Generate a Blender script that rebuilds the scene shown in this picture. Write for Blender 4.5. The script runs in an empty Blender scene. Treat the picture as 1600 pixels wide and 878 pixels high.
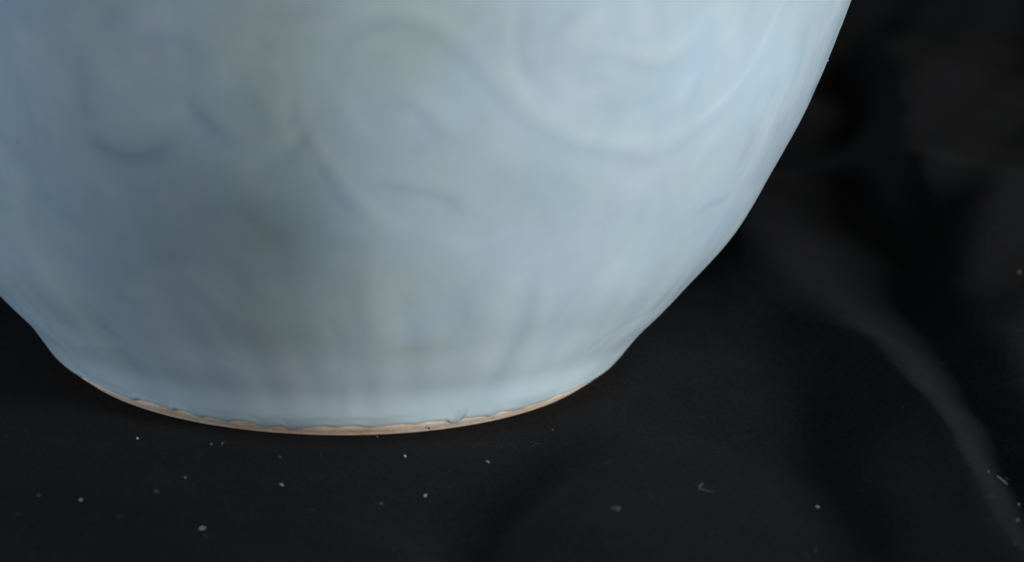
import bpy, bmesh, math, random
import numpy as np
from mathutils import Matrix, Vector
rng = random.Random(7)
nrng = np.random.default_rng(11)
scene = bpy.context.scene
col = scene.collection

# ------------------------------------------------------------------ camera
cam_d = bpy.data.cameras.new('camera'); cam = bpy.data.objects.new('camera', cam_d); col.objects.link(cam)
CAM_POS = Vector((0.000000, -0.666872, 0.212796))
CAM_FWD = Vector((0.064319, 0.957775, -0.280231)); CAM_RIGHT = Vector((0.997885, -0.059088, 0.027083)); CAM_UP = Vector((-0.009381, 0.281381, 0.959550))
cam.matrix_world = Matrix(((CAM_RIGHT.x, CAM_UP.x, -CAM_FWD.x, CAM_POS.x), (CAM_RIGHT.y, CAM_UP.y, -CAM_FWD.y, CAM_POS.y),
                           (CAM_RIGHT.z, CAM_UP.z, -CAM_FWD.z, CAM_POS.z), (0, 0, 0, 1)))
cam_d.sensor_width = 36; cam_d.lens = 94.5; cam_d.clip_start = .01; cam_d.clip_end = 20
cam_d.dof.use_dof = True; cam_d.dof.focus_distance = .650; cam_d.dof.aperture_fstop = 11
scene.camera = cam

# ------------------------------------------------------------------ world, lamps, exposure (a dim studio)
world = bpy.data.worlds.new('World'); scene.world = world; world.use_nodes = True
world.node_tree.nodes['Background'].inputs[0].default_value = (.8, .9, 1, 1)
world.node_tree.nodes['Background'].inputs[1].default_value = 0.0015
# name, azimuth, elevation (degrees, seen from the foot), distance, size, watts, colour
LAMPS = [
    ('window_softbox', -32, 5.5, 1.1, (0.4, 0.36), 12.4, (0.97, 1, 1.03)),
    ('front_softbox', -64, 3.5, 1.1, (0.4, 0.28), 1.1, (1, 1, 1.0)),
    ('camera_side_fill', -100, 3.5, 1.4, (0.7, 0.28), 1.1, (0.92, 1, 1.06)),  # added fill, no such source seen; brightens the foot and lower front
    ('far_window', -175, 2.2, 1.2, (0.5, 0.24), 7.0, (0.78, 0.95, 1.16)),
    ('overhead_softbox', -25, 50, 1.2, (0.5, 0.5), 0.7, (1, 1, 1.02)),
]
def add_lamp(name, az, el, dist, size, watts, rgb):
    d = bpy.data.lights.new(name, 'AREA'); d.shape = 'RECTANGLE'; d.size = size[0]; d.size_y = size[1]; d.energy = watts; d.color = rgb
    o = bpy.data.objects.new(name, d); col.objects.link(o)
    a, e = math.radians(az), math.radians(el); aim = Vector((0, 0, .09))
    o.location = aim + dist*Vector((math.cos(e)*math.cos(a), math.cos(e)*math.sin(a), math.sin(e)))
    o.rotation_euler = (aim-o.location).to_track_quat('-Z', 'Y').to_euler()
    return o
for L in LAMPS: add_lamp(*L)
scene.view_settings.view_transform = 'Standard'; scene.view_settings.look = 'None'
scene.view_settings.exposure = 0; scene.view_settings.gamma = 1; scene.view_settings.use_curve_mapping = False
scene.render.engine = 'CYCLES'
try: scene.cycles.use_denoising = True; scene.cycles.denoiser = 'OPENIMAGEDENOISE'
except Exception: pass
scene.cycles.max_bounces = 8

# ------------------------------------------------------------------ materials
def new_mat(name):
    m = bpy.data.materials.new(name); m.use_nodes = True
    return m, m.node_tree.nodes, m.node_tree.links, m.node_tree.nodes['Principled BSDF']
def noise(N, scale, detail=4, rough=.55, vec=None, links=None):
    n = N.new('ShaderNodeTexNoise'); n.inputs['Scale'].default_value = scale; n.inputs['Detail'].default_value = detail; n.inputs['Roughness'].default_value = rough
    if vec is not None: links.new(vec, n.inputs['Vector'])
    return n
def ramp(N, Lk, src, stops):
    r = N.new('ShaderNodeValToRGB'); e = r.color_ramp.elements
    while len(e) < len(stops): e.new(.5)
    for k, (p, c) in enumerate(stops): e[k].position = p; e[k].color = (*c, 1)
    Lk.new(src, r.inputs[0]); return r
def mix(N, Lk, mode, fac, a, b):
    m = N.new('ShaderNodeMix'); m.data_type = 'RGBA'; m.blend_type = mode
    if isinstance(fac, (int, float)): m.inputs[0].default_value = fac
    else: Lk.new(fac, m.inputs[0])
    for s, v in ((6, a), (7, b)):
        if isinstance(v, tuple): m.inputs[s].default_value = (*v, 1)
        else: Lk.new(v, m.inputs[s])
    return m.outputs[2]
def coords(N, Lk, sc=(1, 1, 1)):
    t = N.new('ShaderNodeTexCoord'); m = N.new('ShaderNodeMapping'); m.inputs['Scale'].default_value = sc
    Lk.new(t.outputs['Object'], m.inputs['Vector']); return m.outputs[0]

def glaze_material():
    m, N, Lk, B = new_mat('pale_blue_glaze')
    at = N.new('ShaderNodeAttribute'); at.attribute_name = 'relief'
    glaze_tone = ramp(N, Lk, at.outputs['Fac'], [(0.0, (.300, .395, .462)), (.35, (.378, .482, .545)), (.5, (.410, .516, .576)), (.68, (.444, .548, .597)), (1.0, (.485, .585, .622))])
    v = coords(N, Lk)
    n1 = noise(N, 24, 2, .45, v, Lk); n2 = noise(N, 46, 2, .5, coords(N, Lk, (1, 1, .7)), Lk); n3 = noise(N, 150, 3, .5, v, Lk)
    olive = ramp(N, Lk, n1.outputs[0], [(.44, (1, 1, 1)), (.72, (.985, .985, .92))])
    pink = ramp(N, Lk, n2.outputs[0], [(.46, (1, 1, 1)), (.75, (1.02, .985, 1.01))])
    blue = ramp(N, Lk, n2.outputs[0], [(.28, (.95, .98, 1.05)), (.48, (1, 1, 1))])
    c = mix(N, Lk, 'MULTIPLY', 1.0, glaze_tone.outputs[0], olive.outputs[0])
    c = mix(N, Lk, 'MULTIPLY', 1.0, c, pink.outputs[0]); c = mix(N, Lk, 'MULTIPLY', 1.0, c, blue.outputs[0])
    fine = ramp(N, Lk, n3.outputs[0], [(.3, (.97, .97, .97)), (.7, (1.03, 1.03, 1.03))])
    c = mix(N, Lk, 'MULTIPLY', 1.0, c, fine.outputs[0])
    ac = N.new('ShaderNodeAttribute'); ac.attribute_name = 'painted_shade'
    c = mix(N, Lk, 'MULTIPLY', ac.outputs['Fac'], c, (.60, .635, .66))  # darkens the left centre of the body: shade put into the colour
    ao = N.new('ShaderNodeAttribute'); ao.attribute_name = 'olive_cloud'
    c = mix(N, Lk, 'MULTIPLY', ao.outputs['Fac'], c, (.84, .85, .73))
    ap = N.new('ShaderNodeAttribute'); ap.attribute_name = 'painted_foot_light'
    c = mix(N, Lk, 'MIX', ap.outputs['Fac'], c, (.64, .77, .81))  # foot zone brightened through colour instead of lamps
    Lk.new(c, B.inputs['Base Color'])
    B.inputs['Roughness'].default_value = .24; B.inputs['IOR'].default_value = 1.55; B.inputs['Specular IOR Level'].default_value = .5
    B.inputs['Subsurface Weight'].default_value = .0
    return m
def biscuit_material():
    m, N, Lk, B = new_mat('bare_biscuit_clay')
    v = coords(N, Lk)
    n1 = noise(N, 38, 3, .6, v, Lk); n2 = noise(N, 420, 4, .6, v, Lk)
    base = ramp(N, Lk, n1.outputs[0], [(.28, (.78, .44, .27)), (.40, (.95, .69, .50)), (.56, (.96, .77, .60)), (.75, (.94, .81, .68))])
    g = ramp(N, Lk, n2.outputs[0], [(.34, (.82, .79, .76)), (.55, (1.03, 1.03, 1.02))])
    c = mix(N, Lk, 'MULTIPLY', 1.0, base.outputs[0], g.outputs[0])
    Lk.new(c, B.inputs['Base Color']); B.inputs['Roughness'].default_value = .8; B.inputs['Specular IOR Level'].default_value = .25
    bp = N.new('ShaderNodeBump'); bp.inputs['Strength'].default_value = .35; bp.inputs['Distance'].default_value = .0003
    Lk.new(n2.outputs[0], bp.inputs['Height']); Lk.new(bp.outputs[0], B.inputs['Normal'])
    return m
def cloth_material():
    m, N, Lk, B = new_mat('black_felted_cloth')
    v = coords(N, Lk)
    n1 = noise(N, 17, 4, .6, v, Lk); n2 = noise(N, 900, 3, .6, v, Lk); n3 = noise(N, 1, 3, .6, coords(N, Lk, (2300, 260, 260)), Lk); n4 = noise(N, 85, 4, .65, v, Lk)
    base = ramp(N, Lk, n1.outputs[0], [(.3, (.0066, .0066, .0071)), (.7, (.0100, .0099, .0108))])
    f = ramp(N, Lk, n2.outputs[0], [(.28, (.50, .50, .50)), (.74, (1.6, 1.6, 1.6))])
    t = ramp(N, Lk, n3.outputs[0], [(.3, (.78, .78, .78)), (.7, (1.22, 1.22, 1.22))])
    d = ramp(N, Lk, n4.outputs[0], [(.55, (1, 1, 1)), (.80, (1.55, 1.55, 1.6))])
    c = mix(N, Lk, 'MULTIPLY', 1.0, base.outputs[0], f.outputs[0]); c = mix(N, Lk, 'MULTIPLY', 1.0, c, t.outputs[0]); c = mix(N, Lk, 'MULTIPLY', 1.0, c, d.outputs[0])
    Lk.new(c, B.inputs['Base Color']); B.inputs['Roughness'].default_value = .95; B.inputs['Specular IOR Level'].default_value = .08
    B.inputs['Sheen Weight'].default_value = .008; B.inputs['Sheen Roughness'].default_value = .5
    bp = N.new('ShaderNodeBump'); bp.inputs['Strength'].default_value = .6; bp.inputs['Distance'].default_value = .0002
    Lk.new(n2.outputs[0], bp.inputs['Height']); Lk.new(bp.outputs[0], B.inputs['Normal'])
    return m
def plain(name, rgb, rough=.8):
    m, N, Lk, B = new_mat(name); n = noise(N, 1500, 2, .5, coords(N, Lk), Lk)
    r = ramp(N, Lk, n.outputs[0], [(.3, tuple(x*.8 for x in rgb)), (.7, tuple(min(1, x*1.15) for x in rgb))])
    Lk.new(r.outputs[0], B.inputs['Base Color']); B.inputs['Roughness'].default_value = rough; B.inputs['Specular IOR Level'].default_value = .2
    return m
GLAZE = glaze_material(); BISCUIT = biscuit_material(); CLOTH = cloth_material()
LINT = [plain('lint_dim', (.040, .040, .044)), plain('lint_grey', (.22, .22, .22)), plain('lint_white', (.72, .70, .67)), plain('lint_brown', (.14, .085, .06))]
IRON = plain('iron_red_spot', (.16, .045, .03), .6); IRON2 = plain('iron_dark_spot', (.035, .018, .013), .5)

# ------------------------------------------------------------------ helpers
def obj(name, verts, faces, m, parent=None, smooth=True):
    me = bpy.data.meshes.new(name); me.from_pydata(verts, [], faces); me.update()
    if smooth: me.polygons.foreach_set('use_smooth', [True]*len(me.polygons))
    me.materials.append(m); o = bpy.data.objects.new(name, me); col.objects.link(o)
    if parent: o.parent = parent
    return o
def grid_obj(name, V, m, parent=None, wrap=True):
    """V: rows x cols x 3"""
    nr, nc = V.shape[:2]; i = np.arange(nr-1)[:, None]*nc; j = np.arange(nc if wrap else nc-1)[None]; k = (j+1) % nc
    F = np.stack([i+j, i+k, i+nc+k, i+nc+j], -1).reshape(-1, 4)
    me = bpy.data.meshes.new(name)
    me.vertices.add(nr*nc); me.vertices.foreach_set('co', V.reshape(-1).astype(np.float32))
    me.loops.add(F.size); me.loops.foreach_set('vertex_index', F.reshape(-1).astype(np.int32))
    me.polygons.add(len(F)); me.polygons.foreach_set('loop_start', (np.arange(len(F))*4).astype(np.int32))
    me.update(calc_edges=True); me.validate()
    me.polygons.foreach_set('use_smooth', np.ones(len(me.polygons), bool))
    me.materials.append(m); o = bpy.data.objects.new(name, me); col.objects.link(o)
    if parent: o.parent = parent
    return o

# ------------------------------------------------------------------ the black cloth
# ---- cloth height field (metres) ----
PLEAT = .0090
FOLDS = [
    # polyline in plan, height, left falloff, right falloff
    ([(.170,.03),(.1735,.075),(.180,.12),(.193,.20),(.214,.335),(.232,.46)], .0085, .015, .050),
    ([(.245,-.20),(.248,-.05),(.255,.05),(.285,.16),(.33,.30)], .0080, .030, .030),
    ([(.135,.20),(.150,.30),(.170,.42),(.185,.52)], .0090, .024, .022),
    ([(.085,-.24),(.090,-.12),(.098,-.03),(.108,.05),(.110,.10)], .0022, .026, .016),
    ([(.008,-.27),(.027,-.145),(.036,-.118),(.046,-.092),(.060,-.06)], -.0034, .011, .010),
    ([(.030,-.27),(.047,-.145),(.056,-.118),(.066,-.092),(.080,-.05)], .0014, .012, .026),
    ([(.110,-.26),(.119,-.13),(.123,-.07),(.124,-.02),(.112,.035),(.106,.09),(.118,.16)], -.0060, .018, .012),
    ([(-.10,-.26),(-.06,-.14),(-.03,-.095)], .0012, .014, .022),
    ([(-.16,-.02),(-.19,.10),(-.20,.25)], .0060, .03, .03),
]
# one overlapping pleat: a crease with a lit flank rising to its left
CREASE = [(.154,-.24),(.1535,-.109),(.1537,-.0885),(.1548,-.0586),(.1569,-.0131),(.1577,.0117),(.1603,.057),(.1629,.0843),(.1677,.1307),(.1697,.175)]
FLANK = ([-.24,-.11,-.09,-.06,-.015,.01,.045,.085,.13,.175,.22], [.0085,.0085,.0080,.0105,.0140,.022,.030,.031,.025,.016,.012])
def fold_dist(x, y, pts):
    best = np.full(x.shape, 9.0); sgn = np.ones(x.shape); tt = np.zeros(x.shape)
    n = len(pts) - 1
    for i in range(n):
        ax, ay = pts[i]; bx, by = pts[i+1]
        dx, dy = bx-ax, by-ay; L2 = dx*dx+dy*dy
        t = np.clip(((x-ax)*dx+(y-ay)*dy)/L2, 0, 1)
        px, py = x-ax-t*dx, y-ay-t*dy
        d = np.hypot(px, py); m = d < best
        best = np.where(m, d, best)
        sgn = np.where(m, np.where(dx*py-dy*px > 0, -1.0, 1.0), sgn)   # +1 on the right of the run
        tt = np.where(m, (i+t)/n, tt)
    return best, sgn, tt
def cloth_height(x, y):
    h = np.zeros(np.broadcast(x, y).shape)
    x0 = x; x = x+np.clip((x-.06)/.06, 0, 1)*(.0011*np.sin(y*44+.6)+.0004*np.sin(y*131+x*40+2))
    for pts, H, wl, wr in FOLDS:
        d, s, t = fold_dist(x, y, pts)
        w = np.where(s > 0, wr, wl)
        ends = np.clip(np.minimum(t, 1-t)*3.5, 0, 1); ends = ends*ends*(3-2*ends)
        h = h + H*np.exp(-(d/w)**2)*ends
    d, s, t = fold_dist(x, y, CREASE); dc = d*s; w = 1.5*np.interp(y, *FLANK)
    u = -dc/w; sm = np.clip(u, 0, 1); sm = .55*sm*sm*(3-2*sm)+.45*sm
    left = np.where(u < 1, sm, np.exp(-((u-1)*w/.020)**2))
    right = (1-np.exp(-(np.maximum(dc, 0)/.010)**1.5))*np.exp(-(np.maximum(dc, 0)/.075)**2)
    fade = np.clip((.20-y)/.06, 0, 1); fade = fade*fade*(3-2*fade)
    h = h + fade*(PLEAT*np.where(dc < 0, left, .9*right))
    # rises into the hanging backdrop far behind
    b = np.clip((y-.34-.10*np.sin(x*9))/.16, 0, 8)
    h = h + .16*np.where(b < 1, .5*b*b, b-.5)*1.2
    h = h + .004*np.sin(x*38+1.5*np.sin(y*9))*np.clip((y-.10)/.25, 0, 1)
    h = h+np.clip((x-.13)/.05, 0, 1)*(.0009*np.sin(x*120-y*38)+.0005*np.sin(x*210-y*85+.7))
    x = x0
    # slow unevenness, flattened under the foot
    r = np.hypot(x, y); k = np.clip((r-.072)/.05, 0, 1)
    h = h + k*(.0007*np.sin(x*61+y*23)+.0006*np.sin(y*71-x*37+1.0)+.0004*np.sin(x*130+1.3*np.sin(y*90)))
    s_ = np.clip((r-.0705)/.013, 0, 1); h = h-.0007*(1-s_*s_*(3-2*s_))      # the foot presses into the felt
    return h

ax = lambda a, b, n: np.linspace(a, b, n)
cx = np.concatenate([ax(-.75, -.22, 40)[:-1], ax(-.22, .10, 160)[:-1], ax(.10, .20, 220)[:-1], ax(.20, .32, 90)[:-1], ax(.32, .85, 45)])
cy = np.concatenate([ax(-.42, -.18, 30)[:-1], ax(-.18, .18, 300)[:-1], ax(.18, .62, 260)])
CX, CY = np.meshgrid(cx, cy)
V = np.stack([CX, CY, cloth_height(CX, CY)], -1)
cloth = grid_obj('black_cloth', V, CLOTH, wrap=False)
cloth['label'] = 'black felted cloth spread under the jar with soft folds running back at right'; cloth['category'] = 'cloth'

# ------------------------------------------------------------------ the jar
PZ = [0, .0012, .0025, .004, .0055, .007, .0085, .010, .012, .0145, .018, .022, .027, .034, .045, .06, .08, .10, .115, .135, .160, .185, .212, .238, .258, .272, .283, .293, .302]
PR = [69.086, 70.327, 71.988, 73.798, 75.219, 76.377, 77.420, 78.453, 79.892, 81.906, 85.041, 88.461, 92.445, 97.973, 104.974, 112.392, 120.851, 127.095, 132.2, 137.8, 142.0, 142.6, 138, 126.5, 110, 93, 78, 70, 69]
PZ = np.array(PZ); PR = np.array(PR)/1000
def spline(x, y, q):
    n = len(x); h = np.diff(x); A = np.zeros((n, n)); b = np.zeros(n); A[0, 0] = A[-1, -1] = 1
    for i in range(1, n-1):
        A[i, i-1] = h[i-1]; A[i, i] = 2*(h[i-1]+h[i]); A[i, i+1] = h[i]; b[i] = 6*((y[i+1]-y[i])/h[i]-(y[i]-y[i-1])/h[i-1])
    M = np.linalg.solve(A, b); j = np.clip(np.searchsorted(x, q)-1, 0, n-2); t = q-x[j]; hh = h[j]
    return y[j]+t*((y[j+1]-y[j])/hh-hh*(2*M[j]+M[j+1])/6)+t*t*M[j]/2+t**3*(M[j+1]-M[j])/(6*hh)
ZF = np.linspace(0, .302, 3000); RF = spline(PZ, PR, ZF)
SF = np.concatenate([[0], np.cumsum(np.hypot(np.diff(ZF), np.diff(RF)))])
prof = lambda z: np.interp(z, ZF, RF)
arc = lambda z: np.interp(z, ZF, SF)

# ragged lower edge of the glaze: angle (degrees), height (mm)
GLAZE_EDGE = [(-158.0, 3.2), (-152.0, 3.3), (-147.5, 3.3), (-145.27, 4.228), (-139.33, 3.735), (-136.16, 3.376), (-132.7, 3.055), (-131.48, 2.736), (-129.43, 3.834), (-126.01, 3.701), (-123.19, 3.348), (-122.24, 2.723), (-120.88, 3.566), (-118.17, 3.183), (-116.5, 2.169), (-114.84, 2.851), (-112.51, 2.474), (-111.03, 1.975), (-109.16, 3.041), (-106.7, 3.105), (-104.86, 2.457), (-103.74, 1.354), (-101.83, 2.249), (-99.93, 2.579), (-98.85, 1.182), (-96.88, 1.999), (-92.13, 3.236), (-89.9, 2.735), (-87.03, 3.364), (-83.39, 2.499), (-81.36, 2.937), (-79.88, 3.081), (-77.63, 3.287), (-75.26, 2.696), (-73.21, 3.269), (-69.35, 2.938), (-68.29, 1.794), (-66.55, 1.394), (-66.17, 3.015), (-61.66, 2.674), (-59.85, 1.912), (-58.11, 3.152), (-54.83, 2.435), (-52.81, 2.152), (-51.99, 2.837), (-47.94, 2.991), (-46.98, 2.851), (-44.58, 3.677), (-42.5, 3.3), (-38.0, 3.4), (-34.0, 3.4), (-29.0, 3.3)]
ea = np.array([p[0] for p in GLAZE_EDGE]); eh = np.array([p[1] for p in GLAZE_EDGE])
o_ = np.argsort(ea); ea, eh = ea[o_], eh[o_]
back = np.arange(-20, 206, 3.1); bh = 2.75+.8*nrng.standard_normal(len(back))*.7
EA = np.concatenate([ea, back]); EH = np.concatenate([eh, np.clip(bh, 1.4, 3.8)])
edge_z = lambda deg: np.interp(deg, EA, EH, period=360)*1.35/1000-.00062

# carved relief under the glaze: (angle, height) runs, half width, amplitude
STROKES = [
 ([(-1.5886,0.10613),(-1.5787,0.10934),(-1.5545,0.11183),(-1.5157,0.11319),(-1.4688,0.11295),(-1.4306,0.11113),(-1.3958,0.10816),(-1.3614,0.10485),(-1.3307,0.10107),(-1.2953,0.09695),(-1.2501,0.0914),(-1.2152,0.08791),(-1.1737,0.08456),(-1.1201,0.08186),(-1.0654,0.0801),(-0.9924,0.07843),(-0.9469,0.07909),(-0.8968,0.0804),(-0.8455,0.08393)], 0.00182, 0.000255),
 ([(-0.8687,0.08206),(-0.8377,0.08424),(-0.792,0.08828),(-0.7486,0.09536),(-0.7297,0.10474),(-0.7256,0.10801)], 0.00091, 0.00026),
 ([(-1.5835,0.09922),(-1.5585,0.10504),(-1.5145,0.10873),(-1.4648,0.10872),(-1.4114,0.105),(-1.365,0.09978),(-1.321,0.09376),(-1.2757,0.08838),(-1.2179,0.08378),(-1.1399,0.07907),(-1.0968,0.07761),(-1.0215,0.07563),(-0.964,0.07329),(-0.8946,0.07616),(-0.828,0.081),(-0.7596,0.08737)], 0.00152, -0.00026),
 ([(-1.3033,0.11452),(-1.3071,0.10768),(-1.2948,0.10103),(-1.2775,0.09598),(-1.2541,0.09187)], 0.00152, 0.00026),
 ([(-1.2868,0.11179),(-1.2841,0.10594),(-1.269,0.1),(-1.2496,0.09549)], 0.00136, -0.00016),
 ([(-1.4594,0.09494),(-1.4319,0.09317),(-1.4088,0.09051),(-1.3904,0.08607)], 0.00212, 0.000272),
 ([(-1.4934,0.0921),(-1.4632,0.09135),(-1.4316,0.08881),(-1.4144,0.08542),(-1.3854,0.08383)], 0.00136, -0.00028),
 ([(-1.5421,0.09786),(-1.5251,0.09137),(-1.4969,0.0863),(-1.4523,0.08404)], 0.00242, -0.000102),
 ([(-1.6172,0.10128),(-1.6274,0.09476),(-1.6335,0.08899),(-1.6136,0.08394),(-1.5941,0.07955),(-1.5694,0.07445),(-1.5345,0.06982),(-1.4979,0.06552),(-1.4635,0.06206)], 0.00182, 0.000255),
 ([(-1.6466,0.09326),(-1.6455,0.08749),(-1.6311,0.08286),(-1.6064,0.07787),(-1.5864,0.07208),(-1.5596,0.06742),(-1.5183,0.06295)], 0.00152, -0.0003),
 ([(-1.4964,0.07276),(-1.4483,0.07128),(-1.4027,0.06988),(-1.3692,0.06764),(-1.337,0.0644)], 0.00136, -0.00032),
 ([(-1.482,0.07615),(-1.4357,0.07496),(-1.3884,0.07356),(-1.3378,0.07063),(-1.2948,0.06635)], 0.00197, 0.000204),
 ([(-1.4391,0.08029),(-1.3814,0.0786),(-1.3273,0.07679)], 0.00212, 0.000128),
 ([(-1.7771,0.06638),(-1.7442,0.06408),(-1.7134,0.06156),(-1.6799,0.06047)], 0.00167, -0.000297),
 ([(-1.7578,0.07617),(-1.7262,0.07209),(-1.6873,0.0692)], 0.00273, 0.000216),
 ([(-1.6983,0.06036),(-1.683,0.05472),(-1.6806,0.04803)], 0.00303, -0.00027),
 ([(-1.1342,0.10949),(-1.1768,0.10736),(-1.2003,0.1036)], 0.00288, 0.000306),
 ([(-1.1831,0.10433),(-1.1459,0.10326),(-1.0851,0.10086),(-1.0229,0.09966),(-0.983,0.10018),(-0.9501,0.10316),(-0.9236,0.10667)], 0.00197, 0.000255),
 ([(-1.163,0.10062),(-1.1224,0.10082),(-1.0798,0.09859),(-1.0288,0.09649),(-0.9724,0.09632)], 0.00136, -0.00026),
 ([(-1.1918,0.11116),(-1.2146,0.1087),(-1.2305,0.1053)], 0.00167, -0.00022),
 ([(-1.0864,0.11303),(-1.0673,0.10849),(-1.0535,0.10449)], 0.00227, 0.000221),
 ([(-1.0467,0.11263),(-1.0294,0.10807),(-1.0075,0.10363)], 0.00152, -0.00016),
 ([(-0.9215,0.09423),(-0.9321,0.09036),(-0.9356,0.08697)], 0.00136, 0.00026),
 ([(-0.8926,0.09498),(-0.9005,0.08911),(-0.9068,0.08469)], 0.00106, -0.00018),
 ([(-0.9099,0.1102),(-0.8735,0.10593),(-0.8398,0.10118)], 0.00303, 0.000221),
 ([(-0.8828,0.0993),(-0.849,0.09576),(-0.8079,0.09506)], 0.00136, -0.00016),
 ([(-0.8267,0.10367),(-0.8204,0.10659),(-0.8132,0.10948)], 0.00121, -0.00016),
 ([(-0.6745,0.10404),(-0.6407,0.09574),(-0.6099,0.08586)], 0.00197, 0.000187),
 ([(-0.5989,0.10104),(-0.5626,0.09104),(-0.5508,0.083)], 0.00152, -0.0002),
 ([(-0.6548,0.08075),(-0.6101,0.07485),(-0.5625,0.06642),(-0.5781,0.0607)], 0.00227, 0.000238),
 ([(-0.6906,0.07823),(-0.6597,0.07197),(-0.6609,0.066)], 0.00136, -0.0002),
 ([(-0.585,0.07905),(-0.5249,0.07121),(-0.5013,0.06407)], 0.00121, -0.0002),
 ([(-0.6041,0.05736),(-0.6539,0.05725),(-0.7064,0.05716),(-0.7446,0.05421)], 0.00121, -0.00026),
 ([(-0.7346,0.06637),(-0.7668,0.06382),(-0.7855,0.06061)], 0.00258, 0.00017),
 ([(-1.0325,0.06724),(-0.9845,0.06887),(-0.9107,0.06675)], 0.00273, 0.000128),
 ([(-1.1947,0.07412),(-1.1438,0.06881),(-1.1117,0.06192)], 0.00242, -0.000102),
 ([(-1.0173,0.06049),(-0.9722,0.06135),(-0.9051,0.05764)], 0.00227, -0.000111),
 ([(-1.3176,0.08424),(-1.2771,0.07947),(-1.2431,0.07303)], 0.00242, 0.000102),
 ([(-1.9641,0.10524),(-1.9476,0.10804),(-1.917,0.10984)], 0.00258, -0.00027),
 ([(-2.0353,0.08075),(-1.9961,0.07759),(-1.9478,0.07629),(-1.8963,0.07814),(-1.857,0.08127)], 0.00227, -0.000324),
 ([(-2.0562,0.08341),(-2.0074,0.08996),(-1.9983,0.09586)], 0.00227, -0.000189),
 ([(-2.1189,0.10348),(-2.0932,0.10099),(-2.0769,0.0969)], 0.00242, 0.000243),
 ([(-1.911,0.10703),(-1.8693,0.10964),(-1.8335,0.10926)], 0.00273, 0.000189),
 ([(-1.9579,0.09062),(-1.9266,0.09676),(-1.8773,0.10018)], 0.00303, 0.000162),
 ([(-1.822,0.08849),(-1.8061,0.08573),(-1.7869,0.08296)], 0.00212, -0.000297),
 ([(-1.7628,0.10842),(-1.7345,0.10574),(-1.7035,0.10666)], 0.00303, 0.000176),
 ([(-1.7686,0.09399),(-1.7594,0.09691),(-1.7477,0.09845)], 0.00212, 0.00023),
 ([(-1.8178,0.10508),(-1.8068,0.10015),(-1.8168,0.09502)], 0.00212, -0.000189),
 ([(-1.6956,0.11172),(-1.6619,0.11047),(-1.6323,0.11132),(-1.608,0.11406)], 0.00182, -0.00027),
 ([(-2.0934,0.07299),(-2.0299,0.07094),(-1.9974,0.06753),(-1.995,0.0628)], 0.00212, 0.000189),
 ([(-2.1191,0.0794),(-2.1018,0.07515),(-2.0674,0.07234)], 0.00167, -0.000216),
 ([(-1.9582,0.05412),(-1.9215,0.05248),(-1.8644,0.05401)], 0.00227, -0.000243),
 ([(-2.0231,0.08095),(-1.9992,0.07785),(-1.9608,0.07611),(-1.9204,0.07725),(-1.8724,0.08006)], 0.00152, -0.00027),
 ([(-1.826,0.09307),(-1.8206,0.08879),(-1.8009,0.08679),(-1.7743,0.08321),(-1.7417,0.08182)], 0.00136, -0.000297),
 ([(-1.7407,0.07614),(-1.7095,0.07922),(-1.6795,0.08206),(-1.646,0.085)], 0.00197, 0.00027),
 ([(-1.6677,0.07764),(-1.6378,0.08224),(-1.6166,0.08686)], 0.00136, -0.000297),
 ([(-1.6053,0.07741),(-1.5897,0.07424),(-1.5761,0.07103)], 0.00121, -0.00016),
 ([(-2.0005,0.10015),(-2.0166,0.09359),(-2.02,0.08659),(-2.0039,0.08417)], 0.00136, -0.000257),
 ([(-1.9618,0.1021),(-1.9656,0.097),(-1.9482,0.09362),(-1.9145,0.09259)], 0.00167, 0.000243),
 ([(-2.0181,0.10425),(-1.9936,0.10747),(-1.9609,0.10961)], 0.00152, 0.000216),
 ([(-2.1222,0.10416),(-2.1171,0.09917),(-2.1362,0.0938)], 0.00197, 0.000216),
 ([(-2.1075,0.09136),(-2.0944,0.08793),(-2.0696,0.08687)], 0.00136, -0.000216),
 ([(-2.1764,0.0776),(-2.1712,0.07389),(-2.1587,0.07072)], 0.00136, -0.000189),
 ([(-1.9197,0.08818),(-1.8925,0.08631),(-1.8569,0.08742),(-1.8372,0.09051)], 0.00152, 0.00023),
 ([(-1.8855,0.10226),(-1.8551,0.10473),(-1.8246,0.10359),(-1.8177,0.10004)], 0.00136, -0.000203),
 ([(-1.7771,0.0975),(-1.7568,0.10054),(-1.7299,0.10028),(-1.7167,0.09749)], 0.00152, 0.00023),
 ([(-1.7264,0.09284),(-1.7063,0.08936),(-1.7026,0.08503)], 0.00136, -0.00023),
 ([(-1.686,0.10099),(-1.6663,0.0982),(-1.6625,0.09318),(-1.6796,0.08878)], 0.00152, 0.000243),
 ([(-1.709,0.1059),(-1.6898,0.10385),(-1.6641,0.10471)], 0.00121, -0.000216),
 ([(-1.5581,0.10142),(-1.5433,0.10436),(-1.5134,0.10539),(-1.4825,0.10395),(-1.4603,0.10074)], 0.00136, 0.00017),
 ([(-1.5624,0.09349),(-1.5512,0.08847),(-1.5234,0.0841)], 0.00136, 0.00016),
 ([(-1.4515,0.08256),(-1.4223,0.08025),(-1.3828,0.0804)], 0.00136, -0.00015),
 ([(-1.4024,0.10644),(-1.3745,0.10926),(-1.3575,0.11341)], 0.00136, -0.00015),
 ([(-1.3647,0.09324),(-1.3339,0.08947),(-1.3126,0.08495)], 0.00136, -0.00014),
 ([(-1.2186,0.09817),(-1.1892,0.09427),(-1.1436,0.09237),(-1.1013,0.09338)], 0.00152, 0.00016),
 ([(-1.1203,0.0899),(-1.0705,0.08755),(-1.0232,0.08796),(-0.9879,0.09119)], 0.00136, -0.00016),
 ([(-1.1961,0.09067),(-1.1542,0.08732),(-1.1059,0.0853)], 0.00152, 0.00015),
 ([(-0.4536,0.09491),(-0.4216,0.08317),(-0.4512,0.07426)], 0.00091, 0.0002),
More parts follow.
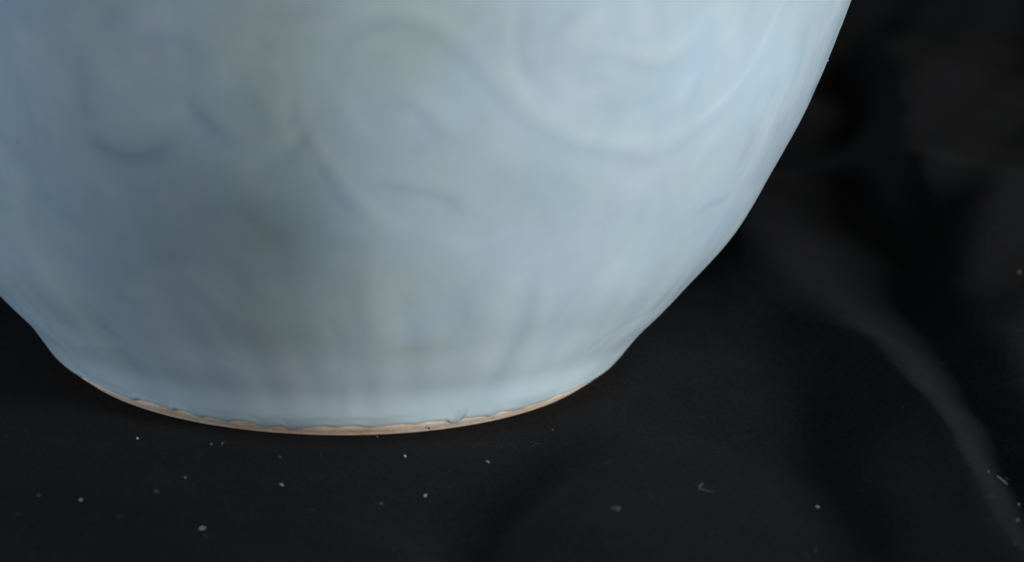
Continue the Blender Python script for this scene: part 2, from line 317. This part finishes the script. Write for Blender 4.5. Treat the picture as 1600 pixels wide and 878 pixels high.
 ([(-0.4943,0.09423),(-0.4805,0.08297),(-0.4929,0.07367)], 0.00091, -0.00018),
 ([(-0.5851,0.08998),(-0.5952,0.07769),(-0.596,0.06805),(-0.5926,0.05808)], 0.00091, 0.00019),
 ([(-0.6275,0.09164),(-0.6455,0.0804),(-0.6495,0.07061),(-0.6544,0.06124)], 0.00091, -0.00017),
 ([(-0.7992,0.07812),(-0.8229,0.07307),(-0.828,0.06836)], 0.00121, 0.00016),
 ([(-0.9397,0.06969),(-0.8752,0.06281),(-0.8535,0.0566)], 0.00152, -0.00014),
 ([(-1.1256,0.07254),(-1.0708,0.0678),(-1.045,0.06176)], 0.00152, 0.00014),
 ([(-1.2246,0.0697),(-1.1737,0.06434),(-1.15,0.05751)], 0.00152, -0.00013),
 ([(-1.9173,0.06865),(-1.8838,0.06591),(-1.8467,0.06554)], 0.00167, 0.000189),
 ([(-2.1812,0.0643),(-2.1491,0.06013),(-2.0921,0.05878)], 0.00152, -0.000176),
 ([(-2.172,0.05401),(-2.112,0.05271),(-2.0442,0.05475)], 0.00167, 0.000176),
 ([(-2.2797,0.05741),(-2.2544,0.0531),(-2.2781,0.04676)], 0.00136, 0.000176),
 ([(-1.6071,0.05994),(-1.5582,0.05759),(-1.5096,0.05922)], 0.00152, -0.00014),
 ([(-1.3736,0.0596),(-1.3306,0.05604),(-1.2854,0.05652)], 0.00167, 0.00013),
 ([(-1.4937,0.05175),(-1.4864,0.0458),(-1.4932,0.0396)], 0.00333, 0.000221),
 ([(-1.5393,0.04585),(-1.5335,0.04019),(-1.5016,0.03122)], 0.00167, -0.00024),
 ([(-1.4397,0.04567),(-1.4109,0.03748),(-1.4058,0.02967)], 0.00167, -0.0002),
 ([(-1.4519,0.02745),(-1.3988,0.0284),(-1.3512,0.02827)], 0.00136, -0.00018),
 ([(-1.3224,0.04637),(-1.2902,0.03769),(-1.2388,0.03316)], 0.00182, -0.00017),
 ([(-1.1521,0.0517),(-1.1443,0.0444),(-1.1267,0.03565),(-1.1146,0.02646),(-1.1236,0.01947),(-1.0999,0.01272)], 0.00182, -0.000255),
 ([(-1.1088,0.04684),(-1.1022,0.0397),(-1.0864,0.03194)], 0.00197, 0.000204),
 ([(-0.9992,0.04329),(-0.9354,0.0304),(-0.9015,0.01943)], 0.00197, -0.00017),
 ([(-0.6015,0.03194),(-0.6185,0.02641),(-0.725,0.02495),(-0.7818,0.02169),(-0.8186,0.01655)], 0.00121, -0.00032),
 ([(-0.4791,0.02382),(-0.5771,0.02137),(-0.6854,0.01933),(-0.708,0.01392)], 0.00121, 0.00026),
 ([(-0.5206,0.03469),(-0.49,0.0302),(-0.5435,0.02796)], 0.00091, -0.00022),
 ([(-2.5037,0.02791),(-2.4786,0.02306),(-2.4445,0.01751)], 0.00136, -0.000351),
 ([(-2.1851,0.03078),(-2.1439,0.02628),(-2.1033,0.02281),(-2.0554,0.02072)], 0.00152, -0.000351),
 ([(-2.0644,0.04071),(-2.0279,0.03687),(-1.9914,0.0334),(-1.9527,0.02878)], 0.00167, -0.000243),
 ([(-1.9054,0.02947),(-1.8661,0.02541),(-1.8314,0.02237)], 0.00167, -0.00027),
 ([(-1.8733,0.04891),(-1.8325,0.04302),(-1.7897,0.03661)], 0.00197, 0.000297),
 ([(-1.8053,0.05381),(-1.7669,0.04746),(-1.7339,0.04073)], 0.00197, -0.000243),
 ([(-2.2285,0.03299),(-2.1922,0.02718),(-2.1449,0.02237)], 0.00167, 0.000216),
 ([(-1.5653,0.0176),(-1.5644,0.01217),(-1.5656,0.00699)], 0.00136, -0.00015),
 ([(-1.5372,0.01651),(-1.5345,0.0111),(-1.5343,0.00656)], 0.00136, 0.00013),
 ([(-1.3562,0.01687),(-1.3307,0.01128),(-1.3055,0.00592)], 0.00136, -0.00014),
 ([(-1.4663,0.01966),(-1.4548,0.01413),(-1.444,0.00783)], 0.00152, 0.00012),
 ([(-1.2364,0.01893),(-1.225,0.01297),(-1.2136,0.00709)], 0.00167, 0.00013),
 ([(-1.1312,0.01641),(-1.1252,0.01106),(-1.1252,0.00639)], 0.00136, -0.00013),
 ([(-1.0122,0.02065),(-1.0044,0.01422),(-1.0115,0.00868)], 0.00167, 0.00014),
]

def relief(TH, Z):
    U = TH; H = np.zeros(TH.shape); S = arc(Z); R = prof(Z)
    for shift in (0, 1.66, -1.66, math.pi):
        for pts, w, a in STROKES:
            if len(pts) < 2: continue
            p = np.array(pts)
            # smooth the run (Catmull-Rom)
            q = np.vstack([2*p[0]-p[1], p, 2*p[-1]-p[-2]]); out = []
            for i in range(1, len(q)-2):
                for t in (0, .33, .67):
                    out.append(.5*(2*q[i]+(q[i+1]-q[i-1])*t+(2*q[i-1]-5*q[i]+4*q[i+1]-q[i+2])*t*t+(3*q[i]-q[i-1]-3*q[i+1]+q[i+2])*t**3))
            out.append(q[-2]); out = np.array(out); out[:, 0] += shift
            lo, hi = out.min(0), out.max(0)
            m = 3.6*w
            c = np.where((TH[0] > lo[0]-m/.08) & (TH[0] < hi[0]+m/.08))[0]; r = np.where((Z[:, 0] > lo[1]-m) & (Z[:, 0] < hi[1]+m))[0]
            if len(c) < 2 or len(r) < 2: continue
            sl = (slice(r[0], r[-1]+1), slice(c[0], c[-1]+1))
            rr = R[sl]; x = TH[sl]*rr; y = S[sl]; best = np.full(x.shape, 9.); pos = np.zeros(x.shape); n = len(out)-1
            for i in range(n):
                ax_, ay_ = out[i, 0]*rr, float(arc(out[i, 1])); bx_, by_ = out[i+1, 0]*rr, float(arc(out[i+1, 1]))
                dx, dy = bx_-ax_, by_-ay_; t = np.clip(((x-ax_)*dx+(y-ay_)*dy)/(dx*dx+dy*dy+1e-12), 0, 1)
                d = np.hypot(x-ax_-t*dx, y-ay_-t*dy); mm = d < best
                best = np.where(mm, d, best); pos = np.where(mm, (i+t)/n, pos)
            end = .35+.65*np.clip(np.minimum(pos, 1-pos)*6, 0, 1)
            H[sl] += .175*(a if a > 0 else .8*a)*end*np.exp(-(best/(1.25*w))**2)
    # band of upright lotus petals round the foot: pointed outlines, swollen middles
    N = 24; per = 2*math.pi/N
    ph = (TH-math.radians(-120))/per; fr = np.abs((ph % 1)-.5)*2          # 1 on the boundary, 0 on the petal's axis
    zt = .050-.018*np.clip(fr, 0, 1)**2.2                                 # tip outline
    band = 1/(1+np.exp((Z-zt)/.0025))*(1-np.exp(-((Z-.002)/.006)**2))
    H += band*(.000055*(1-fr**2)-.000020*np.exp(-((1-fr)*per*R/2/.0026)**2))
    H += -.000010*np.exp(-((Z-zt)/.0026)**2)
    H += band*(.000046*np.sin(48*TH+.5+60*Z)+.000018*np.sin(31*TH+2))*np.exp(-((Z-.020)/.019)**2)
    # hand thrown unevenness (shape only)
    W = .00016*np.sin(3*TH+40*Z)+.00010*np.sin(7*TH-95*Z+1)+.00006*np.sin(13*TH+150*Z)+.00009*np.sin(9*TH+215*Z+2)
    return H, W
TH = np.radians(np.concatenate([np.arange(-172, -8, .25), np.arange(-8, 188, 2.0)]))
zr = np.concatenate([np.array([0, .0002, .0005, .0009, .0014]), np.linspace(.002, .1175, 430), np.linspace(.1175, .300, 90)[1:]])
Zg = zr[:, None]+np.zeros(len(TH))[None]; Tg = TH[None]+np.zeros(len(zr))[:, None]
ez = edge_z(np.degrees(TH))[None]
Zb = ez+Zg*(1-(ez-.0)*np.exp(-Zg/.004)*0)                                # height along the wall, starting from the ragged edge
Zb = ez*np.exp(-Zg/.006)+Zg+.0026*(1-np.exp(-Zg/.006))
Zb = np.minimum(Zb, .302)
REL, THROWN = relief(Tg, Zb)
lip = .00012+.00022*np.exp(-((Zg-.0009)/.0012)**2)                       # thick rolled edge of the glaze
lip = np.where(Zg < .0005, lip*np.sqrt(np.clip(Zg/.0005, 0, 1))-.0005*(Zg < 1e-6), lip)
dr = np.gradient(RF, ZF); slope = np.interp(Zb, ZF, dr); nl = np.sqrt(1+slope**2)
off = lip+(REL+THROWN)*np.clip(Zg/.004, .0, 1)
Rb = prof(Zb)+off/nl; Zc = Zb-off*slope/nl
V = np.stack([Rb*np.cos(Tg), Rb*np.sin(Tg), Zc], -1)
# the mouth and the inner wall
top = []
for r, z in ((.0700, .3045), (.0690, .3070), (.0665, .3075), (.0645, .3055), (.0635, .300), (.066, .290), (.086, .272), (.118, .240), (.134, .205), (.137, .170), (.128, .120), (.108, .060), (.085, .026), (.05, .017), (.001, .016)):
    top.append(np.stack([r*np.cos(TH), r*np.sin(TH), np.full(len(TH), z)], -1))
V = np.concatenate([V, np.array(top)])
jar = bpy.data.objects.new('porcelain_jar', None); col.objects.link(jar)
jar['label'] = 'pale blue glazed porcelain jar with faint carved scrolls and bare clay foot rim'; jar['category'] = 'jar'
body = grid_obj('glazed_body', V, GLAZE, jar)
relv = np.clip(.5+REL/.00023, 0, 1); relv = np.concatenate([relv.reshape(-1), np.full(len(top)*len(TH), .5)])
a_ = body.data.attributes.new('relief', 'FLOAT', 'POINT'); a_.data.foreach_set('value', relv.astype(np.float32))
# paler colour above the foot, painted in for light the lamps don't bring there
pale_reach = .026+.0025*np.sin(5*Tg+1)+.0020*np.sin(12*Tg)
glaze_tone = .80*np.exp(-(Zb/pale_reach)**2)*(1+.10*np.sin(24*Tg+.6)+.05*np.sin(41*Tg))
glaze_tone = np.concatenate([glaze_tone.reshape(-1), np.zeros(len(top)*len(TH))])
# shade of the dim left centre painted in grey, and olive clouds of the glaze
def clouds(spots):
    cl = 0
    for th0, z0, su, sv, k in spots:
        cl = cl+k*np.exp(-((((Tg-math.radians(th0)+math.pi) % (2*math.pi)-math.pi)*Rb/su)**2+((Zb-z0)/sv)**2))
    return np.concatenate([np.clip(cl, 0, 1).reshape(-1), np.zeros(len(top)*len(TH))]).astype(np.float32)
a_ = body.data.attributes.new('painted_shade', 'FLOAT', 'POINT')
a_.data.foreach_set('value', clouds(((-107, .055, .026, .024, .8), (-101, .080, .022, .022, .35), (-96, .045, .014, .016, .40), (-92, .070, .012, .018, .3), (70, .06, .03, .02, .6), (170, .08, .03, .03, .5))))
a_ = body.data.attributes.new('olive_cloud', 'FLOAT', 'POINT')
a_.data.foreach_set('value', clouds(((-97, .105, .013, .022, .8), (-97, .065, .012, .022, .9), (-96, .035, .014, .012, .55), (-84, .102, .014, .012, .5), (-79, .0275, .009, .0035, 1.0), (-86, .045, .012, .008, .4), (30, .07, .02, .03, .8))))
# foot brightening painted into the glaze colour, uneven from petal to petal
pale_reach = .026+.0025*np.sin(5*Tg+1)+.0020*np.sin(12*Tg)
glaze_tone = .80*np.exp(-(Zb/pale_reach)**2)*(1+.10*np.sin(24*Tg+.6)+.05*np.sin(41*Tg))
glaze_tone = np.concatenate([glaze_tone.reshape(-1), np.zeros(len(top)*len(TH))])
# olive glaze tint and painted left centre shade in one cloud, unread by the material
cl = 0
for th0, z0, su, sv, k in ((-104, .050, .026, .022, .75), (-97, .078, .020, .018, .55), (-96, .040, .012, .016, .5), (-113, .085, .018, .012, .35), (-79, .028, .010, .0035, .7), (60, .06, .03, .02, .6), (170, .08, .03, .03, .5), (-30, .12, .02, .02, .2)):
    cl = cl+k*np.exp(-((((Tg-math.radians(th0)+math.pi) % (2*math.pi)-math.pi)*Rb/su)**2+((Zb-z0)/sv)**2))
cl = np.concatenate([np.clip(cl, 0, 1).reshape(-1), np.zeros(len(top)*len(TH))])
a_ = body.data.attributes.new('olive_and_shade', 'FLOAT', 'POINT'); a_.data.foreach_set('value', cl.astype(np.float32))
a_ = body.data.attributes.new('painted_foot_light', 'FLOAT', 'POINT'); a_.data.foreach_set('value', glaze_tone.astype(np.float32))

# unglazed foot ring
TB = np.radians(np.arange(0, 360, .5)); rings = []
def wob(k, s): return s*(np.sin(TB*23+k)+.6*np.sin(TB*51+2*k)+.5*np.sin(TB*97+k*3))
for z in (.0066, .0052, .0042, .0034, .0027, .0021, .0016, .0012, .0009): rings.append((prof(z)+.00045*math.sin(math.pi*min(1, z/.0034))-(.0007 if z > .004 else 0)+wob(z*900, .00002), z))
for dr_, z in ((.00042, .00045), (.0001, 0.0), (-.0002, -.00025), (-.0007, -.0005), (-.0014, -.0006), (-.006, -.0006), (-.0072, .0006), (-.0078, .002), (-.0085, .010), (-.012, .0128), (-.03, .0136), (-.0700, .0138)):
    rings.append((PR[0]+dr_+wob(dr_*500, .00002 if dr_ > -.006 else 0), z))
V = np.array([np.stack([r*np.cos(TB), r*np.sin(TB), np.full(len(TB), z)], -1) for r, z in rings])
foot = grid_obj('foot_ring', V, BISCUIT, jar)

def blob(name, m, parent, th, z, rad, flat=.35, lift=0):
    bm = bmesh.new(); bmesh.ops.create_icosphere(bm, subdivisions=2, radius=rad)
    sl = float(np.interp(z, ZF, dr)); n = Vector((math.cos(th), math.sin(th), -sl)).normalized(); rr = float(prof(z))
    q = n.to_track_quat('Z', 'Y').to_matrix().to_4x4()
    for v in bm.verts:
        v.co *= 1+.25*math.sin(v.co.x/rad*3+v.co.y/rad*2+z*999); v.co.z *= flat
    bm.transform(Matrix.Translation(Vector((rr*math.cos(th), rr*math.sin(th), z))+n*lift) @ q)
    me = bpy.data.meshes.new(name); bm.to_mesh(me); bm.free(); me.polygons.foreach_set('use_smooth', [True]*len(me.polygons)); me.materials.append(m)
    o = bpy.data.objects.new(name, me); col.objects.link(o); o.parent = parent; return o
o = blob('iron_spot', IRON2, foot, -1.2607, .0014, .00040, .4, .00045); o['label'] = 'dark brown speck on the bare clay rim'
o = blob('iron_spot', IRON, foot, -1.0248, .0020, .00030, .3, .0005); o['label'] = 'small red speck on the bare clay rim'
for th, z, rad in ((-2.1908, .0765, .00034), (-.276, .0837, .00026), (-.316, .0634, .00024), (-.397, .0931, .00022)):
    blob('glaze_bubble', GLAZE, body, th, z, rad, .6, .00012)

# ------------------------------------------------------------------ lint on the cloth: kind, x, y, length, turn, half width, tone, label
LINT_PIECES = [
 ('fleck', -0.0464, -0.0731, 0.00059, 0.07, 0.00024, 2, 'bright pale lint fleck below the left third of the foot rim'),
 ('fleck', -0.0291, -0.0770, 0.00059, 0.05, 0.00022, 1, 'pale lint fleck just left of a short slanted fibre below the foot rim'),
 ('fibre', -0.0265, -0.0761, 0.00248, 1.38, 0.00015, 1, 'short straight fibre leaning right, beside a fleck below the foot rim'),
 ('fibre', -0.0131, -0.0852, 0.00137, -0.77, 0.00015, 1, 'short pale fibre upper of two in line below the left centre of the foot'),
 ('fibre', -0.0199, -0.0908, 0.00169, -1.03, 0.00015, 0, 'dull brownish fibre on black cloth, left of the short pale upper fibre'),
 ('fibre', -0.0038, -0.0827, 0.00207, 1.55, 0.00012, 0, 'thin faint upright fibre below the middle of the foot rim'),
 ('fleck', -0.0337, -0.1021, 0.00071, 0.05, 0.00022, 1, 'oval pale lint fleck above and left of a tinier fleck'),
 ('fleck', -0.0316, -0.1072, 0.00042, 0.05, 0.00019, 0, 'tiny fleck right below the oval pale lint fleck'),
 ('fibre', -0.0393, -0.1132, 0.00107, 0.54, 0.00016, 1, 'short nearly level fibre left of the oval lint fleck'),
 ('fibre', -0.0123, -0.1029, 0.00153, -0.85, 0.00023, 2, 'thick bright lint shred tapering right, lower of two below the left centre'),
 ('fleck', -0.0650, -0.1106, 0.00095, -0.94, 0.00020, 1, 'pale fleck with a faint smear near the left edge of the cloth'),
 ('fleck', -0.0554, -0.1168, 0.00094, 0.98, 0.00021, 2, 'bright lint fleck alone on the lower left cloth'),
 ('fleck', -0.0769, -0.0714, 0.00058, 0.12, 0.00018, 0, 'faint fleck at the far left beside the dark shadow'),
 ('fibre', -0.0284, -0.1310, 0.00149, 0.51, 0.00021, 2, 'bright level fibre directly above a blurry pale tuft'),
 ('tuft', -0.0278, -0.1351, 0.00203, 1.26, 0.00022, 0, 'blurry pale tuft directly below a bright level fibre'),
 ('fibre', -0.0462, -0.1278, 0.00194, 0.59, 0.00012, 0, 'long faint fibre on the lower left cloth, between lone flecks'),
 ('fibre', -0.0683, -0.1217, 0.00269, 0.16, 0.00013, 0, 'longest faint streak of lint near the lower left corner'),
 ('tuft', -0.0054, -0.1187, 0.00387, 1.45, 0.00013, 0, 'faint forked wisp of lint below the centre of the foot'),
 ('fleck', 0.0092, -0.0689, 0.00150, -1.19, 0.00020, 1, 'pale fleck almost touching the lowest point of the foot rim'),
 ('fleck', 0.0155, -0.0842, 0.00121, -1.11, 0.00024, 2, 'bright white lint fleck below the speckled part of the foot rim'),
 ('fibre', 0.0346, -0.0856, 0.00110, -0.60, 0.00022, 2, 'bright short shred with a dim dot at its left'),
 ('fleck', 0.0197, -0.1070, 0.00147, 1.19, 0.00023, 2, 'bright fleck alone in the middle of the front cloth'),
 ('fleck', 0.0256, -0.0924, 0.00051, -0.04, 0.00018, 0, 'dim fleck in the cluster left of the bright short shred'),
 ('fleck', 0.0097, -0.1125, 0.00176, -1.45, 0.00017, 1, 'upright dim fleck, lower of a close pair in the front cloth'),
 ('fleck', 0.0086, -0.1113, 0.00123, 1.49, 0.00013, 0, 'tiny upright fleck, upper of a close pair in the front cloth'),
 ('fleck', 0.0510, -0.0658, 0.00053, -0.07, 0.00020, 1, 'pale fleck just under the fuzzy smudge right of the foot'),
 ('fibre', 0.0466, -0.0743, 0.00515, 0.70, 0.00012, 0, 'long faint curved hair right of the foot on dark cloth'),
 ('tuft', 0.0605, -0.0916, 0.00640, -1.53, 0.00015, 0, 'faint forked tuft right of the foot, above a hook shaped hair'),
 ('hook', 0.0610, -0.1247, 0.00302, 0.75, 0.00014, 1, 'grey hook shaped hair folded back on itself, front right cloth'),
 ('hook', 0.0139, -0.1407, 0.00420, 1.62, 0.00014, 0, 'faint ring shaped hair at the bottom edge of the cloth'),
 ('curl', 0.0815, -0.1120, 0.00647, -1.35, 0.00013, 1, 'curled pale hair with bright ends, between hook hair and the dark valley'),
 ('fibre', 0.1049, -0.0685, 0.00195, -1.26, 0.00012, 0, 'dim curved fibre on the slope left of the dark valley'),
 ('fleck', 0.1068, -0.1120, 0.00118, 0.16, 0.00027, 2, 'bright lint crumb alone in the dark valley of the cloth'),
 ('fleck', 0.1014, -0.1407, 0.00064, 0.55, 0.00016, 1, 'small fleck below the bright crumb at the bottom of the dark valley'),
 ('fibre', 0.0919, -0.1315, 0.00166, 0.90, 0.00014, 0, 'dim slanted fibre left of the bright crumb in the valley'),
 ('fleck', 0.1353, -0.0631, 0.00147, 1.39, 0.00017, 0, 'dim upright fleck on the left flank of the long fold'),
 ('fibre', 0.1504, -0.1030, 0.00298, -0.46, 0.00019, 2, 'longest bright fibre, lying along the crest of the right fold'),
 ('fibre', 0.1524, -0.0994, 0.00152, -1.17, 0.00016, 1, 'short fibre on the right fold, tucked above the longest bright fibre'),
 ('fleck', 0.1459, -0.1070, 0.00384, 1.30, 0.00018, 1, 'fleck on the right fold, up and left of the longest bright fibre'),
 ('fibre', 0.1416, -0.1281, 0.00276, 0.80, 0.00014, 0, 'dim level fibre on the right fold below the longest bright fibre'),
 ('fleck', 0.1515, -0.1146, 0.00071, -0.51, 0.00023, 2, 'bright fleck at the right edge below the longest fibre'),
 ('fleck', 0.1473, -0.1306, 0.00250, 1.08, 0.00018, 1, 'pale fleck at the right edge, lowest but one on the fold'),
 ('fleck', 0.1404, -0.1548, 0.00052, -0.23, 0.00018, 1, 'pale fleck at the lower right corner of the cloth'),
 ('fleck', 0.1375, -0.1406, 0.00047, -0.22, 0.00015, 0, 'dim fleck on the left flank of the right fold'),
 ('tuft', 0.1394, -0.0371, 0.00153, 0.17, 0.00021, 0, 'faint fuzzy tuft high on the left side of the long fold'),
 ('tuft', 0.1553, -0.0146, 0.00577, -1.61, 0.00020, 0, 'faint fuzzy tuft high on the crest of the long fold'),
 ('fleck', 0.1899, 0.0458, 0.00150, 0.10, 0.00055, 3, 'brownish crumb on the upper right cloth at the picture edge'),
]
def tube(pts, rad):
    vs, fs = [], []; n = len(pts); k = 5
    for i, p in enumerate(pts):
        d = (pts[min(i+1, n-1)]-pts[max(i-1, 0)]).normalized(); s = d.cross(Vector((0, 0, 1))).normalized(); u = s.cross(d)
        r = rad*(.45 if i in (0, n-1) else 1)
        for j in range(k):
            a = 2*math.pi*j/k; vs.append(p+r*(math.cos(a)*s+math.sin(a)*u))
    for i in range(n-1):
        for j in range(k): fs.append((i*k+j, i*k+(j+1) % k, (i+1)*k+(j+1) % k, (i+1)*k+j))
    fs.append(tuple(range(k))[::-1]); fs.append(tuple(range((n-1)*k, n*k)))
    return vs, fs
def merge(parts):
    V, F = [], []
    for v, f in parts:
        b = len(V); V += v; F += [tuple(b+i for i in q) for q in f]
    return V, F
def run(xy, rad, x, y, z0):
    return tube([Vector((px, py, float(cloth_height(np.array(x+px), np.array(y+py)))-z0+rad*.8+extra)) for px, py, extra in xy], rad)
for kind, x, y, ln, yaw, hw, tone, label in LINT_PIECES:
    z0 = float(cloth_height(np.array(x), np.array(y))); c, s = math.cos(yaw), math.sin(yaw); hw = max(hw*(.68 if kind == 'fleck' else .52), .00008); ln *= .85 if kind != 'fleck' else .72
    R2 = lambda u, v, e=0: (c*u-s*v, s*u+c*v, e)
    if kind == 'fleck':
        n = 5; bend = rng.uniform(-.25, .25)
        parts = [run([R2(ln*(t-.5), ln*bend*(1-(2*t-1)**2), hw*.3*math.sin(t*7)) for t in np.linspace(0, 1, n)], hw*1.0, x, y, z0)]
    elif kind == 'fibre':
        bend = rng.uniform(-.16, .16)
        parts = [run([R2(ln*(t-.5), ln*bend*(1-(2*t-1)**2), .0002*math.sin(t*3.1)) for t in np.linspace(0, 1, 8)], hw*.85, x, y, z0)]
    elif kind == 'hook':
        parts = [run([R2(ln*u, ln*v, 0) for u, v in ((-.5, -.15), (-.2, 0), (.15, .1), (.42, .25), (.45, .45), (.2, .5), (-.1, .55), (-.25, .7))], hw*.8, x, y, z0)]
    elif kind == 'curl':
        parts = [run([R2(ln*u, ln*v, .0003*abs(math.sin(u*9))) for u, v in ((-.5, .1), (-.4, -.05), (-.2, -.2), (.0, -.25), (.2, -.18), (.35, 0), (.5, .12))], hw*.8, x, y, z0)]
    else:
        parts = []
        for q in range(5):
            a0 = rng.uniform(0, 6.28); l2 = ln*rng.uniform(.4, .8); b = rng.uniform(-.3, .3); ox, oy = rng.uniform(-.3, .3)*ln, rng.uniform(-.3, .3)*ln
            parts.append(run([(ox+l2*(t-.5)*math.cos(a0)-l2*b*t*t*math.sin(a0), oy+l2*(t-.5)*math.sin(a0)+l2*b*t*t*math.cos(a0), .0001*q) for t in np.linspace(0, 1, 5)], hw*.38, x, y, z0))
    V, F = merge(parts)
    o = obj('lint_'+kind, V, F, LINT[tone]); o.location = (x, y, z0)
    o['label'] = label; o['category'] = 'lint'; o['group'] = 'pale lint on the black cloth'
# the finest fuzz nobody could count
parts = []
for q in range(450):
    x, y = rng.uniform(-.10, .21), rng.uniform(-.16, .10)
    if math.hypot(x, y) < .085: continue
    a0 = rng.uniform(0, 6.28); l2 = rng.choice((.0003, .0005, .0008, .0014, .0022)); b = rng.uniform(-.5, .5)
    parts.append(run([(x+l2*(t-.5)*math.cos(a0)-l2*b*t*t*math.sin(a0), y+l2*(t-.5)*math.sin(a0)+l2*b*t*t*math.cos(a0), 0) for t in (0, .5, 1)], rng.uniform(.00002, .00005), 0, 0, 0))
V, F = merge(parts)
fz = obj('cloth_fuzz', V, F, LINT[0]); fz['kind'] = 'stuff'; fz['label'] = 'finest grey fuzz scattered over the black cloth'; fz['category'] = 'fuzz'
